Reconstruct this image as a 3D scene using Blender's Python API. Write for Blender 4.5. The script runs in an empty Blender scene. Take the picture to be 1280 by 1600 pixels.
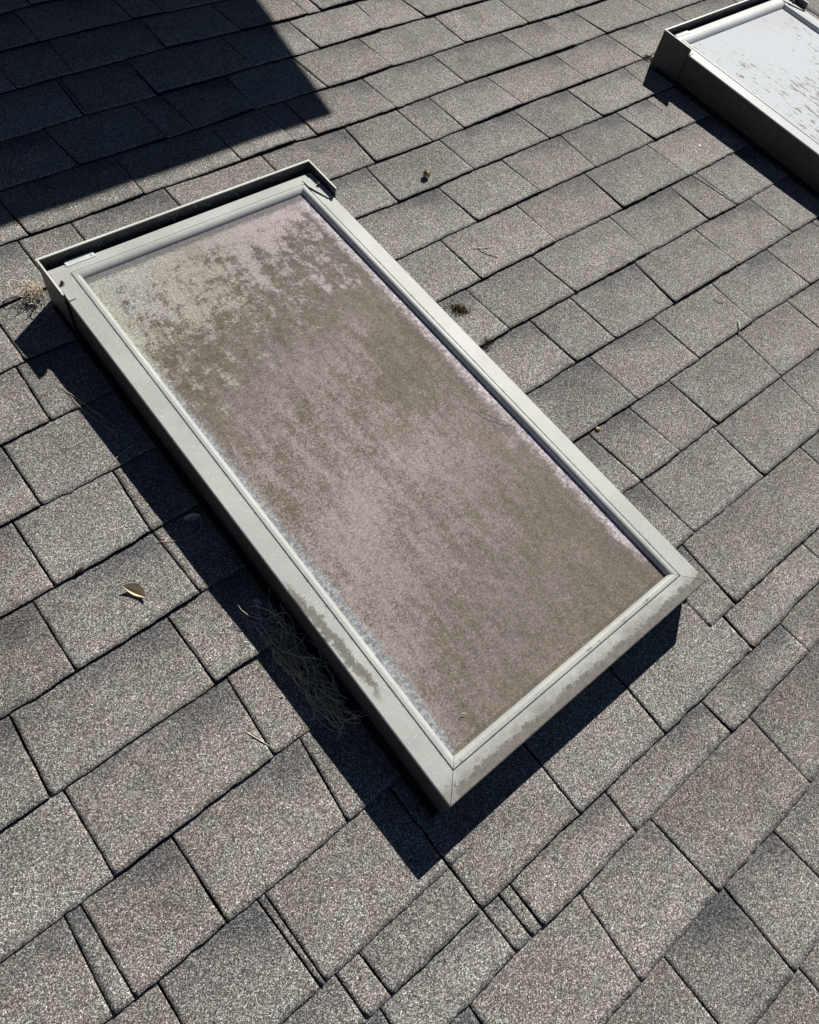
import bpy, math, random
import numpy as np
from mathutils import Matrix, Vector

# ---------------------------------------------------------------- scene, camera, light
sc = bpy.context.scene
COL = sc.collection
PITCH = math.radians(14.0)
ROOF = Matrix.Rotation(PITCH, 4, 'X')          # roof frame: x along the courses, y up the slope, z off the roof

cd = bpy.data.cameras.new('camera'); cam = bpy.data.objects.new('camera', cd); COL.objects.link(cam)
right = Vector((0.7671992, -0.6216374, 0.1580265)); down = Vector((-0.4956298, -0.7309415, -0.4691222)); fwd = Vector((0.4071320, 0.2815875, -0.8688797))
m = Matrix.Identity(4)
for i in range(3):
    m[i][0] = right[i]; m[i][1] = -down[i]; m[i][2] = -fwd[i]
m[0][3], m[1][3], m[2][3] = 0.0015, -2.18996, 1.15671
cam.matrix_world = ROOF @ m
cd.sensor_fit = 'VERTICAL'; cd.sensor_height = 36.0; cd.lens = 36.0 * 1148.566 / 1600.0
cd.clip_start = 0.02; cd.clip_end = 500
sc.camera = cam

to_sun = (ROOF.to_3x3() @ Vector((1.0, 0.605, 1.0))).normalized()
elev = math.asin(to_sun.z); azim = math.atan2(to_sun.x, to_sun.y)
w = bpy.data.worlds.new('World'); sc.world = w; w.use_nodes = True
wn = w.node_tree; sky = wn.nodes.new('ShaderNodeTexSky'); sky.sky_type = 'NISHITA'; sky.sun_disc = False
sky.sun_elevation = elev; sky.sun_rotation = azim; sky.air_density = 0.35; sky.dust_density = 0.0; sky.ozone_density = 0.8; sky.altitude = 600
bg = wn.nodes['Background']; bg.inputs['Strength'].default_value = 0.05
wn.links.new(sky.outputs[0], bg.inputs['Color'])
sd = bpy.data.lights.new('sun', 'SUN'); sd.energy = 5.0; sd.angle = math.radians(0.53); sd.color = (1.0, 0.96, 0.90)
sun = bpy.data.objects.new('sun', sd); COL.objects.link(sun)
sun.matrix_world = Matrix.Translation((2, -1, 4)) @ to_sun.to_track_quat('Z', 'Y').to_matrix().to_4x4()
sc.view_settings.view_transform = 'Standard'; sc.view_settings.look = 'None'
sc.view_settings.exposure = 0.0; sc.view_settings.gamma = 1.0

random.seed(11); rng = np.random.default_rng(11)

# ---------------------------------------------------------------- measured roof data (roof frame, metres)
LINES = {
 1: [(0.57,-0.1623),(0.629,-0.1568),(0.724,-0.1558)],
 2: [(0.503,-0.3059),(0.603,-0.2991),(0.837,-0.2954),(0.932,-0.3037),(1.052,-0.3083),(1.128,-0.3129)],
 3: [(0.436,-0.4495),(0.615,-0.4423),(0.829,-0.4337),(0.97,-0.4412),(1.074,-0.4488),(1.225,-0.4584),(1.322,-0.4561),(1.472,-0.4494)],
 4: [(0.367,-0.5959),(0.438,-0.5972),(0.563,-0.588),(0.747,-0.5913),(0.875,-0.5955),(1.014,-0.5932),(1.138,-0.5979),(1.222,-0.5949),(1.432,-0.5896),(1.534,-0.5925),(1.627,-0.5968),(1.829,-0.5981)],
 5: [(0.301,-0.7377),(0.474,-0.7342),(0.686,-0.7384),(0.785,-0.7409),(0.925,-0.7342),(1.14,-0.7424),(1.236,-0.7456),(1.35,-0.7368),(1.414,-0.7405),(1.617,-0.7365),(1.752,-0.7404),(1.87,-0.7416),(1.99,-0.7453),(2.106,-0.745)],
 6: [(0.235,-0.8795),(0.293,-0.8808),(0.373,-0.8826),(0.553,-0.874),(0.7,-0.8781),(0.792,-0.8785),(0.945,-0.8762),(1.003,-0.8865),(1.089,-0.8882),(1.252,-0.8886),(1.296,-0.8866),(1.364,-0.8836),(1.492,-0.8799),(1.758,-0.8858),(1.926,-0.8854),(2.07,-0.8779),(2.326,-0.8824),(2.44,-0.8831)],
 7: [(0.166,-1.0272),(0.236,-1.0229),(0.943,-1.0271),(1.071,-1.0274),(1.177,-1.0334),(1.251,-1.0325),(1.364,-1.0272),(1.578,-1.0223),(1.832,-1.0253),(1.956,-1.0259),(2.088,-1.0243),(2.134,-1.0238)],
 8: [(0.097,-1.1747),(0.143,-1.1689),(0.926,-1.1559),(1.034,-1.1611),(1.16,-1.1651),(1.279,-1.1617),(1.41,-1.1638),(1.55,-1.1606),(1.806,-1.1661),(1.981,-1.1641)],
 9: [(0.03,-1.3167),(0.125,-1.3093),(0.176,-1.3085),(0.957,-1.3047),(1.164,-1.3034),(1.375,-1.3026),(1.583,-1.3033),(1.655,-1.3065),(1.821,-1.3056),(1.998,-1.3075)],
 10: [(-0.036,-1.459),(0.035,-1.4557),(0.09,-1.4583),(0.161,-1.4566),(0.221,-1.457),(0.921,-1.4489),(1.004,-1.4514),(1.094,-1.4495),(1.199,-1.4514),(1.288,-1.4486),(1.502,-1.4501),(1.65,-1.4523),(1.793,-1.4554),(2.0,-1.4508)],
 11: [(-0.102,-1.6004),(-0.053,-1.6022),(-0.015,-1.5998),(0.028,-1.5991),(0.087,-1.6018),(0.153,-1.5973),(0.936,-1.5944),(1.001,-1.5929),(1.106,-1.5914),(1.212,-1.5896),(1.349,-1.5923),(1.455,-1.5923),(1.55,-1.5956),(1.713,-1.5948),(1.824,-1.6011),(1.999,-1.5957)],
 12: [(-0.168,-1.7412),(-0.113,-1.7445),(-0.052,-1.7389),(0.032,-1.741),(0.099,-1.7399),(0.161,-1.7369),(0.92,-1.7385),(0.986,-1.741),(1.066,-1.7344),(1.195,-1.7364),(1.277,-1.7422),(1.402,-1.7381),(1.544,-1.7388),(1.725,-1.743),(1.885,-1.7412),(2.004,-1.7436)],
 13: [(-0.234,-1.8814),(-0.162,-1.8807),(-0.144,-1.8819),(-0.098,-1.881),(-0.008,-1.8782),(0.082,-1.881),(0.1,-1.8786),(0.123,-1.8774),(0.175,-1.8794),(0.92,-1.8783),(1.044,-1.8778),(1.109,-1.8804),(1.219,-1.8818),(1.322,-1.8811),(1.534,-1.8792),(1.673,-1.8848),(1.814,-1.886)],
 14: [(-0.3,-2.0233),(-0.267,-2.0227),(-0.216,-2.0233),(-0.145,-2.0223),(-0.06,-2.0235),(-0.005,-2.0212),(0.081,-2.0218),(0.111,-2.0212),(0.16,-2.023),(0.92,-2.0179),(0.967,-2.0213),(1.089,-2.0213),(1.215,-2.0217),(1.457,-2.0233),(1.616,-2.0233)],
 15: [(-0.236,-2.1604),(-0.221,-2.1616),(-0.194,-2.1631),(-0.159,-2.1652),(-0.093,-2.1635),(-0.058,-2.1636),(-0.001,-2.1646),(0.048,-2.1666),(0.143,-2.1622),(0.24,-2.1585),(0.924,-2.1623),(0.971,-2.159),(1.058,-2.164),(1.197,-2.1635),(1.336,-2.1655)],
 16: [(-0.066,-2.3028),(0.0,-2.3019),(0.059,-2.3019),(0.151,-2.2996),(0.222,-2.3007),(0.256,-2.3007),(0.847,-2.3021),(0.889,-2.304),(0.923,-2.3038),(1.032,-2.3041),(1.119,-2.3043),(1.206,-2.308)],
 17: [(0.062,-2.3688),(0.152,-2.3691),(0.223,-2.3714),(0.281,-2.374),(0.379,-2.3702),(0.431,-2.373),(0.511,-2.3751),(0.55,-2.3755),(0.635,-2.3771),(0.732,-2.3788),(0.88,-2.3789),(0.968,-2.3801),(1.027,-2.3744)],
 18: [(0.101,-2.4433),(0.14,-2.4452),(0.228,-2.4414),(0.279,-2.4453),(0.355,-2.4475),(0.436,-2.4448),(0.48,-2.4463),(0.52,-2.4496),(0.635,-2.4473),(0.729,-2.447),(0.781,-2.4494),(0.842,-2.447),(0.968,-2.4469),(1.003,-2.449)],
 19: [(0.29,-2.5815),(0.343,-2.5836),(0.42,-2.5863),(0.523,-2.5841),(0.667,-2.5875),(0.777,-2.5856),(0.806,-2.5855)],
 20: [(0.447,-2.7247),(0.532,-2.7254),(0.546,-2.7265),(0.605,-2.7253)],
}
JOINTS = {
 1: [(0.605,0.604),(0.846,0.85),(0.933,0.933)],
 2: [(0.624,0.616),(0.869,0.86),(1.066,1.074),(1.282,1.282),(1.328,1.328)],
 3: [(0.572,0.564),(0.58,0.573),(0.752,0.749),(1.014,1.018),(1.216,1.222),(1.443,1.432),(1.579,1.592)],
 4: [(0.469,0.477),(0.681,0.687),(0.758,0.76),(0.935,0.925),(1.133,1.14),(1.347,1.354),(1.619,1.617),(1.873,1.87),(2.103,2.103)],
 5: [(0.29,0.295),(0.556,0.551),(0.797,0.795),(0.94,0.946),(1.01,1.005),(1.247,1.251),(1.492,1.496),(1.753,1.758),(1.919,1.928),(2.056,2.071),(2.304,2.326)],
 6: [(0.269,0.269),(0.38,0.38),(0.598,0.598),(0.847,0.847),(1.085,1.074),(1.251,1.254),(1.362,1.364),(1.572,1.578),(1.836,1.838),(2.073,2.086),(2.237,2.237),(2.389,2.389)],
 7: [(0.147,0.147),(1.045,1.037),(1.276,1.279),(1.538,1.549),(1.75,1.758),(1.995,1.986)],
 8: [(0.128,0.123),(1.157,1.164),(1.372,1.376),(1.589,1.581),(1.811,1.824)],
 9: [(0.034,0.035),(1.292,1.291),(1.539,1.531),(1.79,1.796)],
 10: [(-0.016,-0.014),(0.161,0.154),(0.997,1.002),(1.204,1.213),(1.48,1.471),(1.716,1.711),(1.81,1.828),(1.83,1.834)],
 11: [(-0.052,-0.052),(0.156,0.162),(1.063,1.067),(1.193,1.195),(1.417,1.402),(1.652,1.653),(1.889,1.889)],
 12: [(-0.156,-0.162),(0.099,0.102),(1.107,1.112),(1.323,1.324),(1.541,1.533),(1.772,1.771)],
 13: [(-0.145,-0.143),(0.121,0.112),(0.959,0.969),(1.083,1.093),(1.216,1.219),(1.471,1.457),(1.67,1.668)],
 14: [(-0.216,-0.221),(-0.194,-0.191),(-0.06,-0.058),(0.158,0.144),(0.969,0.972),(1.207,1.201),(1.456,1.444)],
 15: [(-0.162,-0.162),(-0.012,-0.004),(0.0,0.004),(0.847,0.847),(0.933,0.923),(1.336,1.336)],
 16: [(0.019,0.021),(0.058,0.062),(0.224,0.225),(0.434,0.43),(0.644,0.634),(0.889,0.88)],
 17: [(0.226,0.228),(0.257,0.259),(0.279,0.28),(0.488,0.483),(0.73,0.731),(0.967,0.967)],
 18: [(0.136,0.136),(0.354,0.343),(0.517,0.524),(0.78,0.776)],
 19: [(0.537,0.532),(0.666,0.674)],
 20: [(0.545,0.545)],
}

# ---------------------------------------------------------------- node helpers
class NT:
    def __init__(s, name, rough=0.7, spec=0.3, metal=0.0):
        s.m = bpy.data.materials.new(name); s.m.use_nodes = True
        s.t = s.m.node_tree; s.b = s.t.nodes['Principled BSDF']
        s.b.inputs['Roughness'].default_value = rough
        s.b.inputs['Specular IOR Level'].default_value = spec
        s.b.inputs['Metallic'].default_value = metal
        s.co = s.t.nodes.new('ShaderNodeTexCoord').outputs['Object']
    def put(s, sock, v):
        if isinstance(v, bpy.types.NodeSocket): s.t.links.new(v, sock)
        else:
            if hasattr(sock, 'default_value') and not isinstance(v, (int, float)) and len(v) == 3 and len(sock.default_value) == 4: v = (*v, 1)
            sock.default_value = v
    def math(s, op, a, b=0.0, c=None, clamp=False):
        n = s.t.nodes.new('ShaderNodeMath'); n.operation = op; n.use_clamp = clamp
        s.put(n.inputs[0], a); s.put(n.inputs[1], b)
        if c is not None: s.put(n.inputs[2], c)
        return n.outputs[0]
    def noise(s, scale, detail=4, rough=0.5, vec=None, dist=0.0):
        n = s.t.nodes.new('ShaderNodeTexNoise'); s.put(n.inputs['Vector'], vec or s.co)
        n.inputs['Scale'].default_value = scale; n.inputs['Detail'].default_value = detail
        n.inputs['Roughness'].default_value = rough; n.inputs['Distortion'].default_value = dist
        return n.outputs['Fac']
    def voro(s, scale, vec=None, feature='F1'):
        n = s.t.nodes.new('ShaderNodeTexVoronoi'); n.feature = feature; s.put(n.inputs['Vector'], vec or s.co)
        n.inputs['Scale'].default_value = scale
        return n
    def ramp(s, fac, stops, mode='LINEAR'):
        n = s.t.nodes.new('ShaderNodeValToRGB'); n.color_ramp.interpolation = mode
        e = n.color_ramp.elements
        while len(e) < len(stops): e.new(0.5)
        for el, (p, c) in zip(e, stops):
            el.position = p; el.color = (c, c, c, 1) if isinstance(c, (int, float)) else (*c, 1)
        s.put(n.inputs[0], fac); return n.outputs[0]
    def step(s, v, a, b, lo=0.0, hi=1.0):
        n = s.t.nodes.new('ShaderNodeMapRange'); n.interpolation_type = 'SMOOTHSTEP'
        s.put(n.inputs[0], v)
        for i, q in enumerate((a, b, lo, hi)): s.put(n.inputs[i + 1], q)
        return n.outputs[0]
    def mix(s, f, a, b, mode='MIX'):
        n = s.t.nodes.new('ShaderNodeMix'); n.data_type = 'RGBA'; n.blend_type = mode
        s.put(n.inputs[0], f); s.put(n.inputs[6], a); s.put(n.inputs[7], b); return n.outputs[2]
    def sep(s, v):
        n = s.t.nodes.new('ShaderNodeSeparateXYZ'); s.put(n.inputs[0], v); return n.outputs
    def scaled(s, sx, sy, sz, loc=(0, 0, 0)):
        n = s.t.nodes.new('ShaderNodeMapping'); s.put(n.inputs['Vector'], s.co)
        n.inputs['Scale'].default_value = (sx, sy, sz); n.inputs['Location'].default_value = loc; return n.outputs[0]
    def bump(s, h, strength=0.5, dist=0.001):
        n = s.t.nodes.new('ShaderNodeBump'); n.inputs['Strength'].default_value = strength
        n.inputs['Distance'].default_value = dist; s.put(n.inputs['Height'], h)
        s.t.links.new(n.outputs[0], s.b.inputs['Normal'])
    def color(s, c): s.put(s.b.inputs['Base Color'], c); return s

# ---------------------------------------------------------------- materials
def mat_granules():
    s = NT('asphalt_granules', 0.8, 0.25)
    at = s.t.nodes.new('ShaderNodeAttribute'); at.attribute_name = 'tab'
    r = s.sep(at.outputs['Color'])                      # x: across the tab, y: down the tab, z: random per tab
    u, v, rnd = r[0], r[1], r[2]
    rnd2 = s.math('FRACT', s.math('MULTIPLY', rnd, 17.31)); rnd3 = s.math('FRACT', s.math('MULTIPLY', rnd, 41.7))
    # granules: every grain its own shade
    g1 = s.voro(950); g2 = s.voro(620)
    q1 = s.sep(g1.outputs['Color'])[0]; q2 = s.sep(g2.outputs['Color'])[1]
    grain = s.ramp(q1, [(0.0, 0.035), (0.30, 0.105), (0.62, 0.235), (0.86, 0.46), (1.0, 0.92)])
    coarse = s.ramp(q2, [(0.0, 0.62), (0.5, 0.95), (0.85, 1.22), (1.0, 1.5)])
    gcol = s.mix(1.0, grain, coarse, 'MULTIPLY')
    # colour drops of the shingle blend
    off = s.t.nodes.new('ShaderNodeVectorMath'); off.operation = 'ADD'; s.put(off.inputs[0], s.co); s.put(off.inputs[1], at.outputs['Color'])
    n1 = s.noise(5.5, 3, 0.5, off.outputs[0]); n2 = s.noise(14, 4, 0.6)
    warm = s.step(s.math('ADD', n1, s.math('MULTIPLY', s.math('SUBTRACT', rnd2, 0.5), 0.20)), 0.42, 0.62)
    tint = s.mix(warm, (0.985, 0.955, 0.89), (1.04, 0.945, 0.865))
    lum = s.math('ADD', 0.80, s.math('MULTIPLY', n2, 0.44))
    lum = s.math('MULTIPLY', lum, s.math('ADD', 0.90, s.math('MULTIPLY', rnd3, 0.20)))
    lum = s.math('MULTIPLY', lum, s.math('ADD', 0.86, s.math('MULTIPLY', s.noise(1.7, 3, 0.5), 0.30)))
    lum = s.math('MULTIPLY', lum, s.step(s.noise(3.4, 5, 0.66, dist=0.4), 0.50, 0.68, 1.04, 0.84))
    gv = s.step(s.math('ADD', v, s.math('MULTIPLY', s.math('SUBTRACT', n2, 0.5), 0.9)), 0.0, 0.9, 0.86, 1.07)
    lum = s.math('MULTIPLY', lum, gv)
    # bands of darker granules near the upper right of some tabs, with a ragged outline
    d = s.math('ADD', s.math('SUBTRACT', 1.0, v), s.math('MULTIPLY', u, 0.55))
    d = s.math('ADD', d, s.math('MULTIPLY', s.math('SUBTRACT', n2, 0.5), 1.5))
    dark = s.math('MULTIPLY', s.step(d, 0.92, 1.45), s.step(rnd, 0.25, 0.55))
    dark = s.math('MULTIPLY', dark, 0.75)
    c = s.mix(1.0, gcol, tint, 'MULTIPLY')
    lumc = s.t.nodes.new('ShaderNodeCombineXYZ')
    for i in range(3): s.put(lumc.inputs[i], lum)
    c = s.mix(1.0, c, lumc.outputs[0], 'MULTIPLY')
    c = s.mix(dark, c, s.mix(1.0, c, (0.42, 0.45, 0.52), 'MULTIPLY'))
    s.color(c)
    h = s.math('ADD', s.math('MULTIPLY', g1.outputs['Distance'], -1.0), s.math('MULTIPLY', g2.outputs['Distance'], -0.7))
    h = s.math('ADD', h, s.math('MULTIPLY', q1, 0.5))
    s.bump(h, 0.5, 0.0010)
    return s.m

def mat_asphalt_edge():
    s = NT('asphalt_core', 0.9, 0.1); g = s.voro(420)
    return s.color(s.ramp(s.sep(g.outputs['Color'])[0], [(0, 0.004), (0.7, 0.012), (1, 0.05)])).m

def mat_paint(name, base, dusty=1.0, stains=False):
    """grey lacquered aluminium, with settled dust specks; stains: mud line on the lower bar and a patch on the left bar"""
    s = NT(name, 0.5, 0.32)
    n = s.noise(9, 4, 0.55); n2 = s.noise(60, 3, 0.6)
    c = s.mix(s.step(n, 0.35, 0.7), tuple(b * 0.84 for b in base), base)
    sc2 = s.noise(1.0, 4, 0.6, s.scaled(130, 130, 6)); c = s.mix(s.math('MULTIPLY', s.step(sc2, 0.52, 0.75), 0.35), c, tuple(b * 0.66 for b in base))
    c = s.mix(s.math('MULTIPLY', s.step(n2, 0.45, 0.75), 0.22 * dusty), c, (0.62, 0.60, 0.54))
    gr = s.voro(330); q = s.sep(gr.outputs['Color'])[0]
    spk = s.math('MULTIPLY', s.step(gr.outputs['Distance'], 0.45, 0.2), s.step(q, 0.87 - 0.05 * dusty, 0.91))
    c = s.mix(s.math('MULTIPLY', spk, 0.75), c, (0.80, 0.80, 0.76))
    fine = s.noise(700, 2, 0.5)
    c = s.mix(s.math('MULTIPLY', s.step(fine, 0.5, 0.75), 0.25), c, (0.30, 0.29, 0.26))
    rough = 0.5
    if stains:
        x, y, z = s.sep(s.co)
        w1 = s.noise(26, 5, 0.65); w2 = s.noise(110, 4, 0.7)
        wob = s.math('ADD', s.math('MULTIPLY', s.math('SUBTRACT', w1, 0.5), 0.030), s.math('ADD', s.math('MULTIPLY', s.math('SUBTRACT', w2, 0.5), 0.022), s.math('MULTIPLY', s.math('SUBTRACT', s.noise(330, 3, 0.7), 0.5), 0.012)))
        ee = s.math('ADD', y, wob)
        top = s.step(z, 0.080, 0.083)
        mud = s.math('MULTIPLY', s.step(ee, -0.5660, -0.5740), s.step(x, -0.288, -0.272))
        # a few loose patches along the groove of the lower bar
        mud2 = s.math('MULTIPLY', s.math('MULTIPLY', s.step(w2, 0.60, 0.66), s.step(y, -0.5575, -0.5555)), s.step(y, -0.545, -0.547))
        mud2 = s.math('MULTIPLY', mud2, s.step(w1, 0.46, 0.54))
        # patch on the left bar
        px = s.math('DIVIDE', s.math('SUBTRACT', s.math('ADD', x, wob), s.math('ADD', -0.2905, s.math('MULTIPLY', s.math('ADD', y, 0.20), -0.055))), 0.0085)
        py = s.math('DIVIDE', s.math('ADD', y, 0.295), 0.118)
        rr = s.math('ADD', s.math('MULTIPLY', px, px), s.math('MULTIPLY', s.math('MULTIPLY', py, py), s.math('MULTIPLY', py, py)))
        patch = s.step(rr, 1.35, 0.30)
        patch = s.math('MULTIPLY', patch, s.step(s.math('ADD', w2, s.math('MULTIPLY', n, 0.5)), 0.42, 0.72, 0.35, 0.85))
        patch = s.math('MULTIPLY', patch, s.step(x, -0.258, -0.262))
        allm = s.math('MAXIMUM', s.math('MAXIMUM', s.math('MULTIPLY', mud, 0.86), s.math('MULTIPLY', mud2, 0.8)), patch)
        dth = s.math('ADD', 0.72, s.math('MULTIPLY', s.math('SUBTRACT', s.noise(420, 3, 0.75), 0.5), 1.6), clamp=True)
        haze_ = s.math('MULTIPLY', s.math('MULTIPLY', s.step(y, -0.548, -0.568), s.step(s.math('ADD', w1, s.math('MULTIPLY', w2, 0.4)), 0.55, 0.85)), 0.55)
        allm = s.math('MAXIMUM', s.math('MULTIPLY', allm, s.math('ADD', 0.55, s.math('MULTIPLY', dth, 0.6)), clamp=True), haze_)
        sm = s.math('MULTIPLY', s.math('MULTIPLY', s.step(s.math('ADD', x, s.math('MULTIPLY', wob, 0.4)), -0.270, -0.276), s.step(s.math('ADD', y, wob), -0.560, -0.570)), 0.55)
        gro = s.math('MULTIPLY', s.math('MULTIPLY', s.step(w2, 0.50, 0.70), s.step(s.math('ABSOLUTE', s.math('SUBTRACT', s.math('ABSOLUTE', x), 0.2615)), 0.0040, 0.0010)), 0.6)
        allm = s.math('MAXIMUM', allm, s.math('MAXIMUM', sm, gro))
        allm = s.math('MULTIPLY', allm, top)
        mudc = s.mix(s.step(w2, 0.3, 0.7), (0.115, 0.10, 0.082), (0.20, 0.175, 0.15))
        c = s.mix(allm, c, mudc)
        s.put(s.b.inputs['Roughness'], s.math('ADD', rough, s.math('MULTIPLY', allm, 0.3)))
    s.color(c); s.bump(s.math('ADD', fine, s.math('MULTIPLY', spk, 1.2)), 0.18, 0.0006)
    return s.m

def plain(name, col, rough=0.6, spec=0.3, metal=0.0, var=0.25, scale=120):
    s = NT(name, rough, spec, metal)
    n = s.noise(scale, 4, 0.6)
    return s.color(s.mix(s.step(n, 0.3, 0.7), tuple(c * (1 - var) for c in col), tuple(min(1, c * (1 + var)) for c in col))).m

def mat_pane_dirty():
    s = NT('dirty_acrylic', 0.75, 0.25)
    x, y, z = s.sep(s.co)
    W2, L2 = 0.245, 0.537
    el = s.math('ADD', x, W2); er = s.math('SUBTRACT', W2, x); et = s.math('SUBTRACT', L2, y); eb = s.math('ADD', y, L2)
    n_big = s.noise(3.2, 3, 0.5)
    streak = s.noise(1.0, 6, 0.66, s.scaled(36, 9, 1))
    blot = s.noise(34, 6, 0.68, dist=0.3)
    fine = s.noise(260, 3, 0.7); grit = s.voro(520); gq = s.sep(grit.outputs['Color'])
    # clean sheet seen where the dirt has been rinsed off
    clean = s.mix(s.step(s.noise(150, 3, 0.7), 0.35, 0.65), (0.33, 0.295, 0.315), (0.76, 0.69, 0.73))
    cool = s.mix(s.step(s.noise(190, 3, 0.7), 0.35, 0.65), (0.19, 0.20, 0.215), (0.44, 0.46, 0.49))
    green = s.mix(s.step(s.noise(190, 3, 0.7), 0.35, 0.65), (0.28, 0.29, 0.24), (0.50, 0.51, 0.42))
    leftness = s.step(x, -0.05, -0.2)
    clean = s.mix(leftness, clean, s.mix(s.step(y, 0.15, 0.38), cool, green))
    # dirt layers
    dirt_a = (0.150, 0.127, 0.104); dirt_b = (0.262, 0.224, 0.198); dirt_c = (0.118, 0.102, 0.086)
    mot = s.noise(75, 5, 0.75, dist=0.2)
    k = s.math('ADD', s.math('MULTIPLY', streak, 0.50), s.math('MULTIPLY', blot, 0.26))
    k = s.math('ADD', k, s.math('MULTIPLY', mot, 0.24))
    k = s.math('ADD', k, s.math('MULTIPLY', s.math('SUBTRACT', n_big, 0.5), 0.40))
    low = s.step(s.math('ADD', s.math('MULTIPLY', y, -1.0), s.math('MULTIPLY', x, 0.9)), 0.05, 0.50)
    k = s.math('SUBTRACT', k, s.math('MULTIPLY', low, 0.06))
    dith = s.math('ADD', s.math('MULTIPLY', s.math('SUBTRACT', fine, 0.5), 0.42), s.math('MULTIPLY', s.math('SUBTRACT', gq[2], 0.5), 0.16))
    d = s.mix(s.step(s.math('ADD', k, s.math('MULTIPLY', dith, 0.5)), 0.40, 0.62), dirt_a, dirt_b)
    d = s.mix(s.math('MULTIPLY', low, 0.45), d, (0.168, 0.145, 0.124))
    # pinkish grey dust and painted sheen through the middle and left in runs down the slope
    runs = s.noise(1.0, 5, 0.62, s.scaled(42, 8, 1, (3.1, 1.7, 0)))
    pz = s.math('MULTIPLY', s.math('SUBTRACT', s.noise(4.5, 3, 0.5), 0.5), 0.55)
    pz = s.math('ADD', pz, s.math('MULTIPLY', s.math('ABSOLUTE', s.math('ADD', x, s.math('MULTIPLY', y, -0.25))), -0.28))
    pk = s.math('ADD', s.math('ADD', s.math('MULTIPLY', runs, 0.55), s.math('MULTIPLY', mot, 0.45)), s.math('ADD', pz, dith))
    pk = s.math('ADD', pk, s.math('MULTIPLY', s.math('MULTIPLY', s.step(x, 0.06, -0.14), s.step(y, 0.28, 0.02)), 0.11))
    pk = s.math('SUBTRACT', pk, s.math('MULTIPLY', s.step(s.math('ADD', x, s.math('MULTIPLY', y, 0.5)), 0.02, 0.28), 0.10))
    pk = s.math('MULTIPLY', s.step(pk, 0.40, 0.62), s.math('SUBTRACT', 1.0, s.math('MULTIPLY', low, 0.65)))
    d = s.mix(s.math('MULTIPLY', pk, 0.72), d, (0.420, 0.358, 0.345))
    spot = s.voro(9.5); sp = s.math('MULTIPLY', s.step(s.math('ADD', spot.outputs['Distance'], s.math('ADD', s.math('MULTIPLY', s.math('SUBTRACT', blot, 0.5), 0.6), s.math('MULTIPLY', dith, 0.5))), 0.20, 0.04), s.step(s.sep(spot.outputs['Color'])[0], 0.72, 0.8))
    d = s.mix(s.math('MULTIPLY', sp, 0.6), d, (0.52, 0.43, 0.46))
    # upper end: pale film broken by brown mottles that get denser down the slope
    up0 = s.math('ADD', s.math('ADD', y, s.math('MULTIPLY', s.math('SUBTRACT', n_big, 0.5), 0.40)), s.math('MULTIPLY', x, -0.36))
    film = s.mix(s.step(fine, 0.3, 0.7), (0.31, 0.285, 0.255), (0.50, 0.465, 0.425))
    film = s.mix(s.math('MULTIPLY', s.step(x, -0.04, -0.20), s.step(y, 0.22, 0.42)), film, s.mix(s.step(fine, 0.35, 0.65), (0.31, 0.30, 0.265), (0.56, 0.555, 0.51)))
    film = s.mix(s.step(x, -0.05, 0.18), film, (0.49, 0.425, 0.43))
    mk = s.math('ADD', s.math('ADD', s.math('MULTIPLY', blot, 0.38), s.math('MULTIPLY', streak, 0.36)), s.math('MULTIPLY', mot, 0.26))
    mk = s.math('ADD', mk, s.math('MULTIPLY', dith, 0.34))
    bias = s.step(up0, 0.16, 0.58, -0.10, 0.058)
    fm = s.step(s.math('ADD', mk, bias), 0.465, 0.55)
    fm = s.math('MULTIPLY', fm, s.step(up0, -0.02, 0.22))
    d = s.mix(s.math('MULTIPLY', s.math('MULTIPLY', s.math('SUBTRACT', 1.0, fm), s.step(up0, 0.0, 0.34)), 0.70), d, s.mix(s.step(mot, 0.35, 0.65), (0.115, 0.098, 0.080), (0.175, 0.150, 0.126)))
    d = s.mix(s.math('MULTIPLY', fm, 0.85), d, film)
    mot2 = s.noise(170, 4, 0.75)
    dm = s.math('ADD', 0.60, s.math('MULTIPLY', mot2, 0.84))
    dmc = s.t.nodes.new('ShaderNodeCombineXYZ')
    for i in range(3): s.put(dmc.inputs[i], dm)
    d = s.mix(1.0, d, dmc.outputs[0], 'MULTIPLY')
    # distance to the rinsed rim, ragged
    rag = s.math('ADD', s.math('MULTIPLY', s.math('SUBTRACT', s.noise(45, 6, 0.8), 0.5), 0.036), s.math('MULTIPLY', s.math('SUBTRACT', mot2, 0.5), 0.034))
    wl = s.math('ADD', 0.009, s.math('MULTIPLY', s.step(y, 0.0, -0.36), s.math('MULTIPLY', s.step(y, -0.53, -0.42), 0.007)))
    ml = s.step(s.math('ADD', el, rag), s.math('ADD', wl, 0.004), s.math('SUBTRACT', wl, 0.006))
    mr = s.math('MULTIPLY', s.step(s.math('ADD', er, s.math('MULTIPLY', rag, 1.25)), 0.026, 0.006), 0.9)
    mr = s.math('MULTIPLY', mr, s.step(y, -0.52, -0.45))
    mt = s.step(s.math('ADD', et, s.math('MULTIPLY', rag, 2.2)), 0.055, 0.030)
    d = s.mix(s.math('MULTIPLY', mt, 0.7), d, film)
    rim = s.math('MAXIMUM', ml, mr)
    c = s.mix(rim, d, clean)
    # dark strip under the top bar: painted shade plus dark clean sheet
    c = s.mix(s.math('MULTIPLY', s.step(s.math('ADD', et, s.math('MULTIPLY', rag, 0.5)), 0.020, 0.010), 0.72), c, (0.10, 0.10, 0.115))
    # moss line along lower bar
    c = s.mix(s.math('MULTIPLY', s.step(s.math('ADD', eb, s.math('MULTIPLY', rag, 0.15)), 0.0062, 0.0045), 0.5), c, (0.11, 0.095, 0.07))
    # grit
    g = s.math('ADD', 0.70, s.math('MULTIPLY', gq[0], 0.58))
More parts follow.
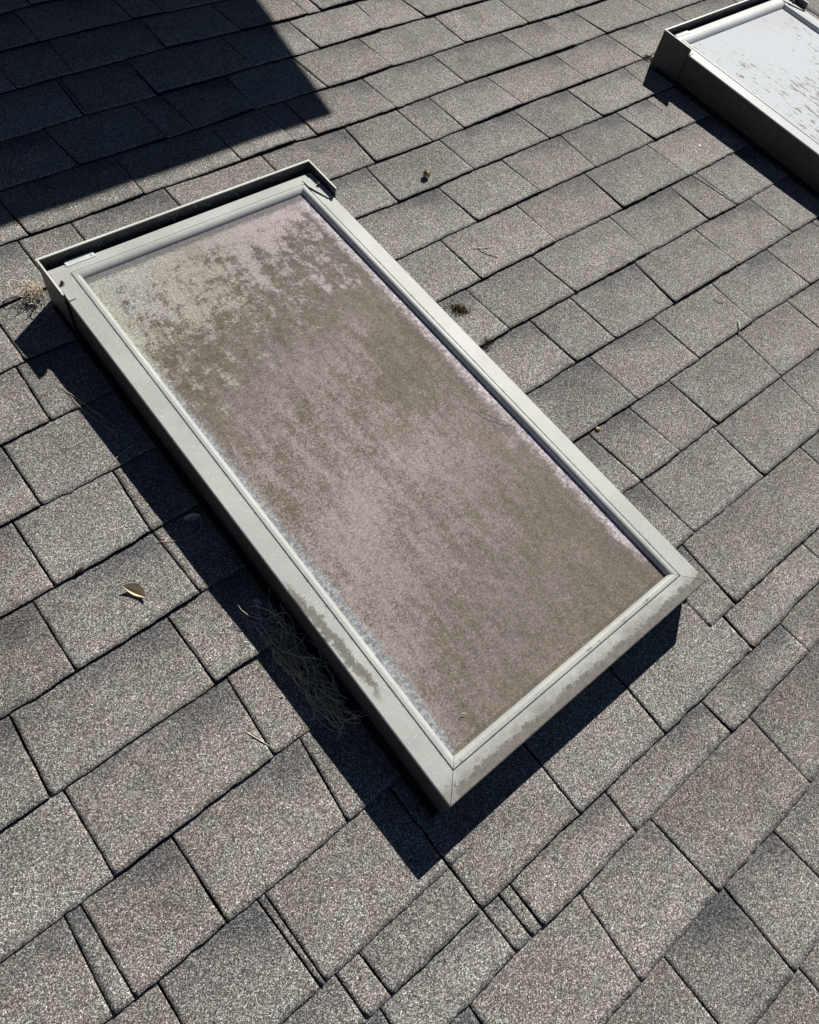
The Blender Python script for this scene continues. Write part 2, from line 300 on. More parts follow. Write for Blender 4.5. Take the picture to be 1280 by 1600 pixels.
    gc = s.t.nodes.new('ShaderNodeCombineXYZ')
    for i in range(3): s.put(gc.inputs[i], g)
    c = s.mix(1.0, c, gc.outputs[0], 'MULTIPLY')
    pt = s.voro(95); dots = s.math('MULTIPLY', s.step(pt.outputs['Distance'], 0.13, 0.08), s.step(s.sep(pt.outputs['Color'])[1], 0.80, 0.84))
    c = s.mix(s.math('MULTIPLY', dots, 0.6), c, (0.60, 0.57, 0.52))
    s.color(c)
    s.bump(s.math('ADD', s.math('MULTIPLY', gq[1], 0.6), blot), 0.35, 0.0010)
    return s.m

def mat_pane_pale():
    s = NT('pale_acrylic', 0.85, 0.12)
    x, y, z = s.sep(s.co)
    st = s.noise(1.0, 5, 0.7, s.scaled(95, 26, 1)); big = s.noise(5, 3, 0.5)
    low = s.step(s.math('ADD', y, s.math('MULTIPLY', s.math('SUBTRACT', big, 0.5), -0.5)), 0.52, -0.05)
    fl = s.step(s.math('ADD', s.math('ADD', st, s.math('MULTIPLY', s.math('SUBTRACT', s.noise(7, 3, 0.6), 0.5), 0.35)), s.math('MULTIPLY', low, 0.12)), 0.63, 0.675)
    n = s.noise(420, 3, 0.7)
    c = s.mix(s.step(n, 0.35, 0.65), (0.60, 0.64, 0.67), (0.77, 0.81, 0.84))
    c = s.mix(s.math('MULTIPLY', s.step(s.math('ADD', y, s.math('MULTIPLY', x, 0.4)), 0.46, 0.62), 0.35), c, (0.56, 0.50, 0.56))
    c = s.mix(s.math('MULTIPLY', fl, 0.9), c, (0.29, 0.25, 0.22))
    s.color(c); s.bump(n, 0.2, 0.0006)
    return s.m

M = dict(
    granules=mat_granules(), core=mat_asphalt_edge(),
    paint=mat_paint('grey_lacquer_weathered', (0.58, 0.595, 0.565), 1.0, True),
    paint2=mat_paint('grey_lacquer_clean', (0.60, 0.63, 0.64), 0.5),
    flash=mat_paint('shaded_flashing', (0.075, 0.075, 0.072), 0.25),  # shade of the unlit flashing faces painted into a dark base colour
    hem=mat_paint('lit_hem', (0.88, 0.88, 0.83), 0.1),  # bright light on the folded edge painted in as a pale colour
    plate=mat_paint('grey_trim', (0.55, 0.56, 0.53), 0.8),
    skirt=mat_paint('shaded_skirt', (0.075, 0.070, 0.060), 0.25),  # darkened frame lacquer: shade of the side faces put into the colour
    side=plain('weathered_side', (0.40, 0.385, 0.34), 0.6, 0.3, 0, 0.2, 40),
    dark=plain('dark_gasket', (0.012, 0.012, 0.012), 0.7),
    pane=mat_pane_dirty(), pane2=mat_pane_pale(),
    white=plain('sticker_white', (0.78, 0.80, 0.80), 0.5, 0.3, 0, 0.05),
    ink=plain('faded_print', (0.36, 0.42, 0.46), 0.6),
    rust=plain('rusty_steel', (0.10, 0.045, 0.025), 0.6, 0.4, 0.4, 0.5, 300),
    galv=plain('grey_washer', (0.35, 0.34, 0.32), 0.5, 0.5, 0.2),
    leaf=plain('dry_leaf_pale', (0.74, 0.62, 0.42), 0.6, 0.3, 0, 0.12, 60),
    leaf2=plain('dry_leaf_grey', (0.66, 0.57, 0.50), 0.7, 0.2, 0, 0.2, 80),
    litter=plain('leaf_litter', (0.20, 0.16, 0.13), 0.9, 0.1, 0, 0.7, 400),
    straw=plain('dry_straw', (0.80, 0.70, 0.56), 0.7, 0.2, 0, 0.25, 200),
    needle=plain('dead_needle', (0.66, 0.54, 0.42), 0.7, 0.2, 0, 0.25, 150),
    moss=plain('brown_moss', (0.13, 0.085, 0.04), 0.95, 0.05, 0, 0.6, 500),
    seed=plain('seed_husk', (0.50, 0.42, 0.22), 0.7, 0.2, 0, 0.35, 300),
    hole=plain('husk_hollow', (0.03, 0.02, 0.012), 0.9, 0.05),
    yellow=plain('yellow_seed', (0.70, 0.50, 0.20), 0.5, 0.3, 0, 0.25, 200),
    wall=plain('painted_siding', (0.22, 0.20, 0.17), 0.8, 0.2, 0, 0.12, 6),
)

# ---------------------------------------------------------------- object helpers
def mesh(name, V, F, mats, smooth=False):
    me = bpy.data.meshes.new(name); me.from_pydata([tuple(v) for v in V], [], [tuple(f) for f in F]); me.update()
    for q in (mats if isinstance(mats, (list, tuple)) else [mats]): me.materials.append(q)
    if smooth: me.polygons.foreach_set('use_smooth', [True] * len(me.polygons))
    return me
def link(name, me, parent=None, loc=None, rot=0.0, label=None, cat=None, group=None, kind=None):
    o = bpy.data.objects.new(name, me); COL.objects.link(o)
    if parent is not None:
        o.parent = parent
        if loc is not None: o.location = loc
    else:
        o.matrix_world = ROOF @ Matrix.Translation(loc or (0, 0, 0)) @ Matrix.Rotation(rot, 4, 'Z')
    if label: o['label'] = label
    if cat: o['category'] = cat
    if group: o['group'] = group
    if kind: o['kind'] = kind
    return o
class MB:
    def __init__(s): s.V = []; s.F = []
    def add(s, V, F):
        n = len(s.V); s.V += [tuple(v) for v in V]; s.F += [tuple(i + n for i in f) for f in F]; return s
    def box(s, x0, x1, y0, y1, z0, z1):
        V = [(x, y, z) for z in (z0, z1) for y in (y0, y1) for x in (x0, x1)]
        return s.add(V, [(0, 2, 3, 1), (4, 5, 7, 6), (0, 1, 5, 4), (1, 3, 7, 5), (3, 2, 6, 7), (2, 0, 4, 6)])
    def prism(s, pts, z0, z1, lift=None):
        n = len(pts); lift = lift or [0] * n
        V = [(x, y, z0 + l) for (x, y), l in zip(pts, lift)] + [(x, y, z1 + l) for (x, y), l in zip(pts, lift)]
        F = [tuple(range(n - 1, -1, -1)), tuple(range(n, 2 * n))] + [(i, (i + 1) % n, n + (i + 1) % n, n + i) for i in range(n)]
        return s.add(V, F)
    def tube(s, pts, r, seg=5, taper=0.35):
        pts = [Vector(p) for p in pts]; V = []; F = []; N = len(pts)
        for i, p in enumerate(pts):
            t = (pts[min(i + 1, N - 1)] - pts[max(i - 1, 0)]).normalized()
            a = t.cross(Vector((0, 0, 1)));  a = a.normalized() if a.length > 1e-6 else Vector((1, 0, 0))
            b = t.cross(a); q = i / (N - 1); rr = r * (1 - (1 - taper) * abs(2 * q - 1) ** 3)
            for j in range(seg):
                an = 2 * math.pi * j / seg; V.append(p + a * (rr * math.cos(an)) + b * (rr * math.sin(an)))
        for i in range(N - 1):
            for j in range(seg):
                F.append((i * seg + j, i * seg + (j + 1) % seg, (i + 1) * seg + (j + 1) % seg, (i + 1) * seg + j))
        F.append(tuple(range(seg - 1, -1, -1))); F.append(tuple((N - 1) * seg + j for j in range(seg)))
        return s.add(V, F)
    def cyl(s, x, y, z0, z1, r, seg=16, r2=None):
        r2 = r2 or r
        V = [(x + r * math.cos(2 * math.pi * i / seg), y + r * math.sin(2 * math.pi * i / seg), z0) for i in range(seg)]
        V += [(x + r2 * math.cos(2 * math.pi * i / seg), y + r2 * math.sin(2 * math.pi * i / seg), z1) for i in range(seg)]
        F = [tuple(range(seg - 1, -1, -1)), tuple(range(seg, 2 * seg))] + [(i, (i + 1) % seg, seg + (i + 1) % seg, seg + i) for i in range(seg)]
        return s.add(V, F)
    def obj(s, name, mat, parent=None, smooth=False, **k):
        return link(name, mesh(name, s.V, s.F, mat, smooth), parent, **k)
def spline(pts, n=24):
    """Catmull-Rom through 3D points"""
    P = [Vector(p) for p in pts]; P = [P[0] * 2 - P[1]] + P + [P[-1] * 2 - P[-2]]; out = []
    k = len(P) - 3
    for i in range(n + 1):
        t = i / n * k; j = min(int(t), k - 1); f = t - j; a, b, c, d = P[j:j + 4]
        out.append(0.5 * ((2 * b) + (c - a) * f + (2 * a - 5 * b + 4 * c - d) * f * f + (3 * b - a - 3 * c + d) * f ** 3))
    return out

# ---------------------------------------------------------------- the shingled roof (one thing: tabs are its surface)
LVL = {k: float(np.mean([p[1] for p in v])) for k, v in LINES.items()}
for k in range(0, -10, -1): LVL[k] = LVL[k + 1] + 0.143
for k in range(21, 33): LVL[k] = LVL[k - 1] - 0.142
def yline(k, x):
    if k in LINES:
        xs = np.array([p[0] for p in LINES[k]]); yv = np.array([p[1] for p in LINES[k]])
        f1 = np.polyfit(xs, yv, 1); r_ = np.interp(x, xs, yv - np.polyval(f1, xs))
        return np.polyval(f1, x) + 0.6 * r_ + 0.0006 * np.sin(x * 9 + k)
    return LVL[k] + 0.002 * np.sin(x * 3 + k * 2.1) + 0.001 * np.sin(x * 11 + k)
def wob(n, amp, rs):
    a = rs.normal(0, 1, n + 6); a = np.convolve(a, [0.25, 0.5, 0.25], 'same'); return amp * a[3:3 + n]
X0, X1 = -1.3, 4.1
APRON = (0.226, 0.886)                       # below the near skylight the cover course runs down two half courses
V_all, F_all, A_all, MI = [], [], [], []
base = 0
def tab(kt, kb, xa, xb, T, rs, seed):
    """one tab from line kt (under the course above) to line kb; xa, xb = (x at top, x at bottom) of its two edges"""
    global base
    cx = (xa[0] + xb[0]) / 2; cy = (LVL[kt] + LVL[kb]) / 2
    near = -0.5 < cx < 3.0 and cy > -2.95 and cy < 0.1
    st = 0.006 if near else 0.03
    nx = max(3, int((xb[0] - xa[0]) / st)); nt = max(4, int((LVL[kt] - LVL[kb]) / (0.009 if near else 0.04)))
    u = np.linspace(0, 1, nx + 1); t = np.linspace(0, 1, nt + 1)
    tt = np.concatenate([[-0.11], t])
    U, Tt = np.meshgrid(u, tt)
    g = 0.0010 + 0.0005 * rs.random()
    xl = xa[0] + (xa[1] - xa[0]) * Tt + g; xr = xb[0] + (xb[1] - xb[0]) * Tt - g
    el = wob(len(tt), 0.00045, rs)[:, None]; er = wob(len(tt), 0.00045, rs)[:, None]
    X = xl + el + (xr + er - xl - el) * U
    yt = yline(kt, X); yb = yline(kb, X); bo = wob(nx + 1, 0.0009, rs)[None, :] + 0.0012 * (rs.random() - 0.5)
    Y = yt + (yb + bo - yt) * Tt
    ph = rs.random(4) * 6.28
    Z = T * np.clip(Tt, -0.2, 1) * (1 + 0.25 * np.sin(U * 3.1 + ph[0]) * 0.8)
    Z += 0.0005 * np.sin(X * 21 + ph[1]) * np.sin(Y * 17 + ph[2]) + 0.0014 * np.clip(Tt - 0.75, 0, 1) ** 1 * (np.sin(U * 5 + ph[3]) + 0.6)
    Z[0] = -0.0035
    R = len(tt); Cn = nx + 1
    V = np.stack([X, Y, Z], -1).reshape(-1, 3)
    idx = np.arange(R * Cn).reshape(R, Cn)
    q = np.stack([idx[:-1, :-1], idx[1:, :-1], idx[1:, 1:], idx[:-1, 1:]], -1).reshape(-1, 4)
    V_all.append(V); F_all.append(q + base); MI.append(np.zeros(len(q), int))
    at = np.stack([U, np.clip(Tt, 0, 1), np.full_like(U, seed)], -1).reshape(-1, 3); A_all.append(at)
    # skirt: the torn black edge
    ring = np.concatenate([idx[:, 0], idx[-1, 1:], idx[::-1, -1][1:]])
    lo = V[ring].copy(); lo[:, 2] = np.minimum(lo[:, 2] - 0.0032, -0.0005 if T > 0.003 else lo[:, 2] - 0.0032)
    V_all.append(lo); A_all.append(at[ring]); n = len(ring); b2 = base + len(V)
    qs = np.stack([base + ring[:-1], b2 + np.arange(n - 1), b2 + np.arange(1, n), base + ring[1:]], -1)
    F_all.append(qs); MI.append(np.ones(len(qs), int))
    base = b2 + n
rs = np.random.default_rng(5)
for k in range(-9, 32):
    js = list(JOINTS.get(k, []))
    known = bool(js)
    if known:
        lo, hi = js[0][0], js[-1][0]
    else:
        lo = hi = 0.6 + rs.random() * 0.2; js = [(lo, lo)]
    out = []
    xx = lo
    while xx > X0: xx -= 0.13 + 0.16 * rs.random(); out.append((xx, xx))
    out = out[::-1] + js
    xx = hi
    while xx < X1: xx += 0.13 + 0.16 * rs.random(); out.append((xx, xx))
    # joints hidden below the skylights
    full = [out[0]]
    for j in out[1:]:
        if j[0] - full[-1][0] > 0.42 and not (k == 16):
            n = int((j[0] - full[-1][0]) / 0.21)
            a = full[-1][0]; w_ = (j[0] - a) / n
            for i in range(1, n): full.append((a + w_ * i + 0.03 * (rs.random() - 0.5),) * 2)
        full.append(j)
    if k == 15: full = [j for j in full if not (APRON[0] + .01 < j[0] < APRON[1] - .05)]
    hi_t = rs.random() < 0.5
    for a, b in zip(full[:-1], full[1:]):
        mid = (a[0] + b[0]) / 2; kt = k
        hi_t = not hi_t if rs.random() < 0.85 else hi_t
        T = (0.0046 + 0.0022 * rs.random()) if hi_t else (0.0026 + 0.0014 * rs.random())
        if k > 12: T *= 0.74
        if k == 15 and APRON[0] - .05 < mid < APRON[1] - .03:
            if a[0] < APRON[0]: b = (APRON[0] + .03,) * 2
            else: continue
        if k == 16 and APRON[0] - .01 < mid < APRON[1]: kt = 15; T = 0.0045
        if k == 16 and mid > 1.15: T = 0.0008
        if k in (17, 18, 19, 20) and mid > 0.9: T *= 0.6
        tab(kt, k + 1, a, b, T, rs, rs.random())
# underlay sheet
Vd = np.array([(X0 - .2, LVL[32], -0.009), (X1 + .2, LVL[32], -0.009), (X1 + .2, LVL[-9], -0.009), (X0 - .2, LVL[-9], -0.009)])
V_all.append(Vd); A_all.append(np.zeros((4, 3))); F_all.append(np.array([[0, 1, 2, 3]]) + base); MI.append(np.ones(1, int))
V = np.concatenate(V_all); F = np.concatenate(F_all); A = np.concatenate(A_all); MI = np.concatenate(MI)
me = bpy.data.meshes.new('shingle_roof')
me.vertices.add(len(V)); me.vertices.foreach_set('co', V.ravel().astype('f'))
me.loops.add(F.size); me.loops.foreach_set('vertex_index', F.ravel().astype('i'))
me.polygons.add(len(F)); me.polygons.foreach_set('loop_start', np.arange(0, F.size, 4, dtype='i'))
me.update(calc_edges=True)
me.materials.append(M['granules']); me.materials.append(M['core'])
me.polygons.foreach_set('material_index', MI.astype('i'))
me.polygons.foreach_set('use_smooth', (MI == 0))
at = me.attributes.new('tab', 'FLOAT_COLOR', 'POINT')
at.data.foreach_set('color', np.concatenate([A, np.ones((len(A), 1))], 1).ravel().astype('f'))
me.validate()
from mathutils.bvhtree import BVHTree
nearf = [tuple(f) for f, c in zip(F, V[F[:, 0]]) if -0.6 < c[0] < 3.2 and -3 < c[1] < 0.2]
BVH = BVHTree.FromPolygons([tuple(v) for v in V], nearf)
def zr(x, y, d=0.004):
    return max((BVH.ray_cast(Vector((x + a, y + b_, 1)), Vector((0, 0, -1)))[0] or Vector((0, 0, 0.004))).z for a, b_ in ((0, 0), (d, 0), (-d, 0), (0, d), (0, -d)))
link('shingle_roof', me, label='grey brown laminated asphalt shingle roof slope under both skylights', cat='roof')

# ---------------------------------------------------------------- unseen upper storey, added upslope so its eave throws the big shadow
cp = math.cos(PITCH); sp_ = math.sin(PITCH)
def plumb(x, t, h):                                # x across, t back along the level, h up along the plumb line
    return (x, t * cp + h * sp_, -t * sp_ + h * cp)
def plumb_box(mb, x0, x1, t0, t1, h0, h1):
    V = [plumb(x, t, h) for h in (h0, h1) for t in (t0, t1) for x in (x0, x1)]
    mb.add(V, [(0, 2, 3, 1), (4, 5, 7, 6), (0, 1, 5, 4), (1, 3, 7, 5), (3, 2, 6, 7), (2, 0, 4, 6)])
up = link('added_upper_storey', None, loc=(2.430, -0.022, 1.35), label='unseen upper storey added upslope to cast the eave shadow on the top left shingles', cat='building')
mb = MB(); plumb_box(mb, -4.0, -0.30, 0.42, 3.2, -2.2, -0.012); mb.obj('wall', M['wall'], up)  # wall of the unseen added storey
mb = MB(); plumb_box(mb, -4.3, 0.0, 0.0, 3.4, -0.010, 0.0); e_ = mb.obj('eave', M['wall'], up)
mb = MB()
V = [plumb(*q) for q in ((-4.3, 0.02, 0.004), (-0.02, 0.02, 0.004), (-0.02, 3.4, 0.9), (-4.3, 3.4, 0.9), (-4.3, 3.4, 0.004), (-0.02, 3.4, 0.004))]
mb.add(V, [(0, 1, 2, 3), (0, 4, 5, 1), (4, 3, 2, 5), (0, 3, 4), (1, 5, 2)]); mb.obj('roof', M['granules'], up)

# ---------------------------------------------------------------- skylights
W, LEN = 0.592, 1.176
W2, L2 = W / 2, LEN / 2
PROF = [(0.0035, 0.004), (0.0003, 0.005), (0.0, 0.0825), (0.0006, 0.0840), (0.0020, 0.0850), (0.0205, 0.0857), (0.0205, 0.0857), (0.0338, 0.0862),
        (0.0342, 0.0856), (0.0343, 0.0830), (0.0358, 0.0830), (0.0360, 0.0864), (0.0364, 0.0868), (0.0405, 0.0871), (0.0425, 0.0870), (0.0443, 0.0864), (0.0460, 0.0853),
        (0.0474, 0.0838), (0.0485, 0.0820), (0.0492, 0.0798), (0.0495, 0.0750)]
PROF_TOP = PROF[:8] + [(0.0342, 0.0858), (0.0343, 0.0850), (0.0347, 0.0850), (0.0349, 0.0859), (0.0364, 0.0860), (0.0385, 0.0857), (0.0405, 0.0851), (0.0425, 0.0843),
        (0.0445, 0.0832), (0.0462, 0.0819), (0.0478, 0.0803), (0.0488, 0.0788), (0.0494, 0.0750)]
def bar(side, G=0.0006):
    """cladding bar of one side, mitred; on the top corners the flat strips butt"""
    PF = PROF_TOP if side == 'top' else PROF; V = []; n = len(PF)
    for end in (0, 1):
        for i, (d, z) in enumerate(PF):
            flat = d <= 0.0343
            if side == 'top' and i < 5: d = 0.0085 + d
            if side in ('left', 'right'):
                sx = -1 if side == 'left' else 1
                x = sx * (W2 - d)
                y = (-L2 + d + G) if end == 0 else (L2 - (0.0215 if flat else d) - G)
                V.append((x, y, z))
            else:
                top = side == 'top'; y = (L2 - d) if top else (-L2 + d)
                if top: e = (0.0 if i <= 5 else 0.0350 if flat else d) 
                else: e = d + G
                V.append(((-1 if end == 0 else 1) * (W2 - e), y, z))
    F = []
    for i in range(n - 1): F.append((i, i + 1, n + i + 1, n + i))
    F.append(tuple(range(n))); F.append(tuple(range(2 * n - 1, n - 1, -1)))
    return V, F
def skylight(x, y, mp, mpane, mside, label, sticker, shade_mat):
    t = link('roof_skylight', None, loc=(x, y, 0), label=label, cat='skylight', group='skylights on the shingle roof')
    c = MB(); c.box(-W2 + .008, W2 - .008, -L2 + .008, L2 - .008, -0.012, 0.074); c.obj('curb', M['dark'], t)
    for sd, nm in (('left', 'side_cladding'), ('right', 'side_cladding'), ('bottom', 'bottom_cladding'), ('top', 'top_cladding')):
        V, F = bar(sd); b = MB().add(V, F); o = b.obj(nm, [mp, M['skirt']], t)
        for q in (0, 1): o.data.polygons[q].material_index = 1  # outer faces take the colour with painted shade
    g = MB(); g.box(-W2 + .0330, W2 - .0330, -L2 + .0330, L2 - .0330, 0.0742, 0.0815); 
    # pane: gently crowned sheet sitting just above the gasket
    nx, ny = 40, 80; V = []; F = []
    px, py = W2 - 0.0488, L2 - 0.0488
    for j in range(ny + 1):
        for i in range(nx + 1):
            a, b = 2 * i / nx - 1, 2 * j / ny - 1
            V.append((a * px, b * py, 0.0765 + 0.0010 * (1 - a * a) * (1 - b * b)))
    for j in range(ny):
        for i in range(nx): k = j * (nx + 1) + i; F.append((k, k + 1, k + nx + 2, k + nx + 1))
    link('pane', mesh('pane', V, F, mpane, True), t)
    g = MB()
    for a0, a1, b0, b1 in ((-W2 + .033, -px + .0006, -L2 + .033, L2 - .033), (px - .0006, W2 - .033, -L2 + .033, L2 - .033), (-px, px, -L2 + .033, -py + .0006), (-px, px, py - .0006, L2 - .033)):
        g.box(a0, a1, b0, b1, 0.0745, 0.0758)
    g.obj('gasket', M['dark'], t)
    # head flashing: upstand behind the top bar with short returns down both sides
    H = 0.104; fx = 0.3015; fy = 0.5945; ret = 0.4950; th = 0.0013
    f = MB()
    f.box(-fx, fx, fy - th, fy, -0.006, H - 0.002)
    f.box(-fx, -fx + th, ret, fy - th - 0.0002, -0.006, H - 0.002); f.box(fx - th, fx, ret, fy - th - 0.0002, -0.006, H - 0.002)
    f.box(-fx + 0.0030, -fx + 0.0044, ret - 0.001, ret + 0.010, H - 0.016, H - 0.0022)  # turned-in lip at the end of each return
    f.box(fx - 0.0044, fx - 0.0030, ret - 0.001, ret + 0.010, H - 0.016, H - 0.0022)
    f.box(-fx, fx, fy - 0.030, fy - th - 0.0003, 0.052, 0.0535)
    ff = f.obj('head_flashing', shade_mat, t)  # flashing colour has its shade painted in
    f = MB()                                                                          # folded hem along the top
    f.box(-fx - 0.0008, fx + 0.0008, fy - 0.0036, fy + 0.0008, H - 0.0018, H)
    f.box(-fx - 0.0006, -fx + 0.0026, ret - 0.001, fy - 0.0038, H - 0.0018, H); f.box(fx - 0.0026, fx + 0.0006, ret - 0.001, fy - 0.0038, H - 0.0018, H)
    f.obj('hem', M['hem'], ff)
    s = MB()                                                                         # step flashing tucked under the shingles
    s.box(-W2 - .012, -W2 - .0006, -L2 + .003, L2 - 0.02, -0.002, 0.0105); s.box(W2 + .0006, W2 + .009, -L2 - .003, L2 - 0.02, -0.002, 0.0105)
    s.box(-W2 + .004, W2 - .004, -L2 + .002, -L2 + .0035, -0.006, 0.034)
    s.obj('base_flashing', M['dark'], t)
    for sx in (-1, 1):                                                               # corner plates with their screws
        a = [(0.2945, 0.5635), (0.2640, 0.5635), (0.2636, 0.5380), (0.2810, 0.4930), (0.2945, 0.4930)]
        pts = [(sx * p, q) for p, q in a]
        if sx > 0: pts = pts[::-1]
        lift = [0, 0, 0, 0, 0] if sx < 0 else [0, 0.0, 0.0028, 0.001, 0][::-1]
        p_ = MB(); p_.prism(pts, 0.0858, 0.0870, lift); o = p_.obj('corner_plate', M['plate'], t)
        sc_ = MB(); sc_.cyl(0, 0, 0, 0.0014, 0.0052, 18); k = sc_.obj('screw', M['galv'], t, loc=(sx * 0.2855, 0.5350, 0.0872))
        h = MB(); h.cyl(0, 0, 0.0014, 0.0058, 0.0031, 6, 0.0028); h.cyl(0, 0, 0.0060, 0.0066, 0.0016, 10); h.obj('screw_head', M['rust'], k)
    if sticker:
        q = MB(); q.box(-0.2590, -0.2020, 0.5702, 0.5838, 0.0862, 0.0866); o = q.obj('sticker', M['white'], t, label='white printed sticker')
        q = MB()
        for r_, (yy, x0, x1) in enumerate(((0.5785, -0.253, -0.222), (0.5760, -0.253, -0.214), (0.5735, -0.253, -0.230))):
            xx = x0
            while xx < x1:
                w_ = 0.0008 + 0.0022 * random.random(); q.box(xx, xx + w_, yy - 0.0005, yy + 0.0005, 0.0866, 0.08668); xx += w_ + 0.0009
        q.prism([(-0.213, 0.5738), (-0.206, 0.5738), (-0.2095, 0.5792)], 0.0866, 0.08668)
        q.obj('printing', M['ink'], o)
    return t
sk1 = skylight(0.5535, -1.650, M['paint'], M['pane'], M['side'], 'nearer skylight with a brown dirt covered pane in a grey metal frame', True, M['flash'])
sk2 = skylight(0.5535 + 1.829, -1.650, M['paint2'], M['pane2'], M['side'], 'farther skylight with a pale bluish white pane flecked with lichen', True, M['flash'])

# ---------------------------------------------------------------- leaves, needles, husks
def leaf(name, ln, wd, curl, bend, mat, x, y, z, rot, label, cat, group=None, twist=0.0, tilt=0.0):
    n, k = 26, 10; V = []; F = []
    for i in range(n + 1):
        a = 2 * i / n - 1; w_ = wd / 2 * max(0.02, (1 - abs(a) ** 1.7)) ** 0.8 * (1 - 0.15 * a)
        for j in range(k + 1):
            b = 2 * j / k - 1
            V.append((a * ln / 2, b * w_ + twist * a * a * ln, curl * b * b * (w_ / (wd / 2)) + bend * a * a + tilt * b * w_ / (wd / 2) - 0.0006 * (abs(b) < 0.12)))
    for i in range(n):
        for j in range(k): q = i * (k + 1) + j; F.append((q, q + k + 1, q + k + 2, q + 1))
    o = link(name, mesh(name, V, F, mat, True), loc=(x, y, zr(x, y, 0.012) + 0.0008), rot=rot, label=label, cat=cat, group=group)
    md = o.modifiers.new('thick', 'SOLIDIFY'); md.thickness = 0.0003
    return o
leaf('dry_leaf', 0.042, 0.017, 0.007, 0.009, M['leaf'], 0.083, -1.680, 0.0055, math.radians(-63), 'pale cream curled leaf lying on sunlit shingle left of the skylight', 'leaf', twist=-0.10, tilt=0.004)
leaf('dry_leaf', 0.030, 0.011, 0.003, 0.001, M['leaf2'], 0.224, -1.612, 0.007, math.radians(-18), 'greyish dry leaf with long stalk in the shade beside the skylight', 'leaf', tilt=0.002)
leaf('dry_leaf', 0.026, 0.011, 0.003, 0.001, M['leaf2'], 0.229, -2.016, 0.009, math.radians(-95), 'brownish dry leaf caught at the lower end of the needle tangle', 'leaf', tilt=0.002)
leaf('dry_leaf', 0.030, 0.009, 0.003, 0.001, M['leaf2'], 0.220, -1.925, 0.010, math.radians(-100), 'narrow dry leaf in the middle of the needle tangle', 'leaf')
leaf('dry_leaf', 0.018, 0.012, 0.003, 0.001, M['leaf2'], 0.226, -1.806, 0.010, math.radians(-60), 'small pale leaf at the upper end of the needle tangle', 'leaf')

def strand(name, pts, r, mat, label, cat, z0=0.0, **k):
    b = MB(); c = Vector((sum(p[0] for p in pts) / len(pts), sum(p[1] for p in pts) / len(pts), 0))
    P = [Vector(((p[0]), (p[1]), (p[2] if len(p) > 2 else 0.005))) - c for p in pts]
    P = spline(P, 30)
    if max(p[2] if len(p) > 2 else 0 for p in pts) < 0.02: P = [Vector((p.x, p.y, zr(p.x + c.x, p.y + c.y, 0.001) + max(0.0006, p.z - 0.004))) for p in P]
    b.tube(P, r, 6); return b.obj(name, mat, smooth=True, loc=tuple(c), label=label, cat=cat, **k)
strand('leaf_stalk', [(0.152, -1.620), (0.190, -1.640), (0.222, -1.640), (0.236, -1.618, 0.007)], 0.0007, M['needle'], 'curved bare stalk below the grey leaf in the skylight shade', 'stalk')
strand('pine_needle', [(0.170, -1.250, 0.004), (0.186, -1.305, 0.008), (0.212, -1.392, 0.005)], 0.0006, M['needle'], 'long dead needle lying down slope in the skylight shade', 'needle', group=None)
strand('pine_needle', [(0.176, -1.262, 0.004), (0.180, -1.320, 0.007), (0.203, -1.398, 0.005)], 0.0005, M['needle'], 'shorter needle crossing beside the long one in the skylight shade', 'needle')
strand('pine_needle', [(0.150, -1.452, 0.006), (0.185, -1.440, 0.008), (0.215, -1.432, 0.006)], 0.0005, M['needle'], 'thin needle lying along a course line in the skylight shade', 'needle')
strand('dry_twig', [(0.098, -1.965, 0.004), (0.106, -1.985, 0.0055), (0.117, -2.010, 0.004)], 0.0008, M['straw'], 'short reddish twig in a shingle joint near the needle tangle', 'twig')
# forked twig right of the near skylight
b = MB(); b.tube(spline([(-0.035, 0.020, 0.0040), (-0.005, 0.004, 0.0042), (0.018, -0.002, 0.004)], 16), 0.0011, 6)
b.tube(spline([(-0.020, 0.012, 0.005), (-0.012, -0.010, 0.006), (0.002, -0.035, 0.0045)], 16), 0.0012, 6)
b.obj('dry_twig', M['straw'], smooth=True, loc=(1.125, -1.385, zr(1.125, -1.385, .03) - 0.003), label='pale forked twig on the shingles right of the near skylight', cat='twig')
strand('dry_straw', [(1.500, -1.855, 0.004), (1.486, -1.870, 0.008), (1.466, -1.890, 0.005)], 0.0014, M['straw'], 'pale bent straw across a course line in the right half', 'straw')
strand('dry_straw', [(1.525, -1.782, 0.004), (1.518, -1.800, 0.008), (1.506, -1.792, 0.008), (1.508, -1.775, 0.005)], 0.0010, M['straw'], 'small looped straw at a tab corner in the right half', 'straw')
strand('dry_straw', [(0.868, -1.140, 0.070), (0.872, -1.142, 0.090), (0.875, -1.140, 0.112)], 0.0006, M['straw'], 'thin upright straw behind the right end of the head flashing', 'straw')
strand('hair_fibre', [(0.745, -1.735, 0.0805), (0.752, -1.760, 0.0815), (0.775, -1.795, 0.082), (0.801, -1.800, 0.0875)], 0.00035, M['hole'], 'fine dark fibre lying on the dirty pane by the right bar', 'fibre')
strand('hair_fibre', [(0.352, -2.152, 0.0802), (0.358, -2.150, 0.0815), (0.363, -2.155, 0.0802)], 0.0005, M['white'], 'tiny white curl near the bottom corner of the dirty pane', 'fibre')

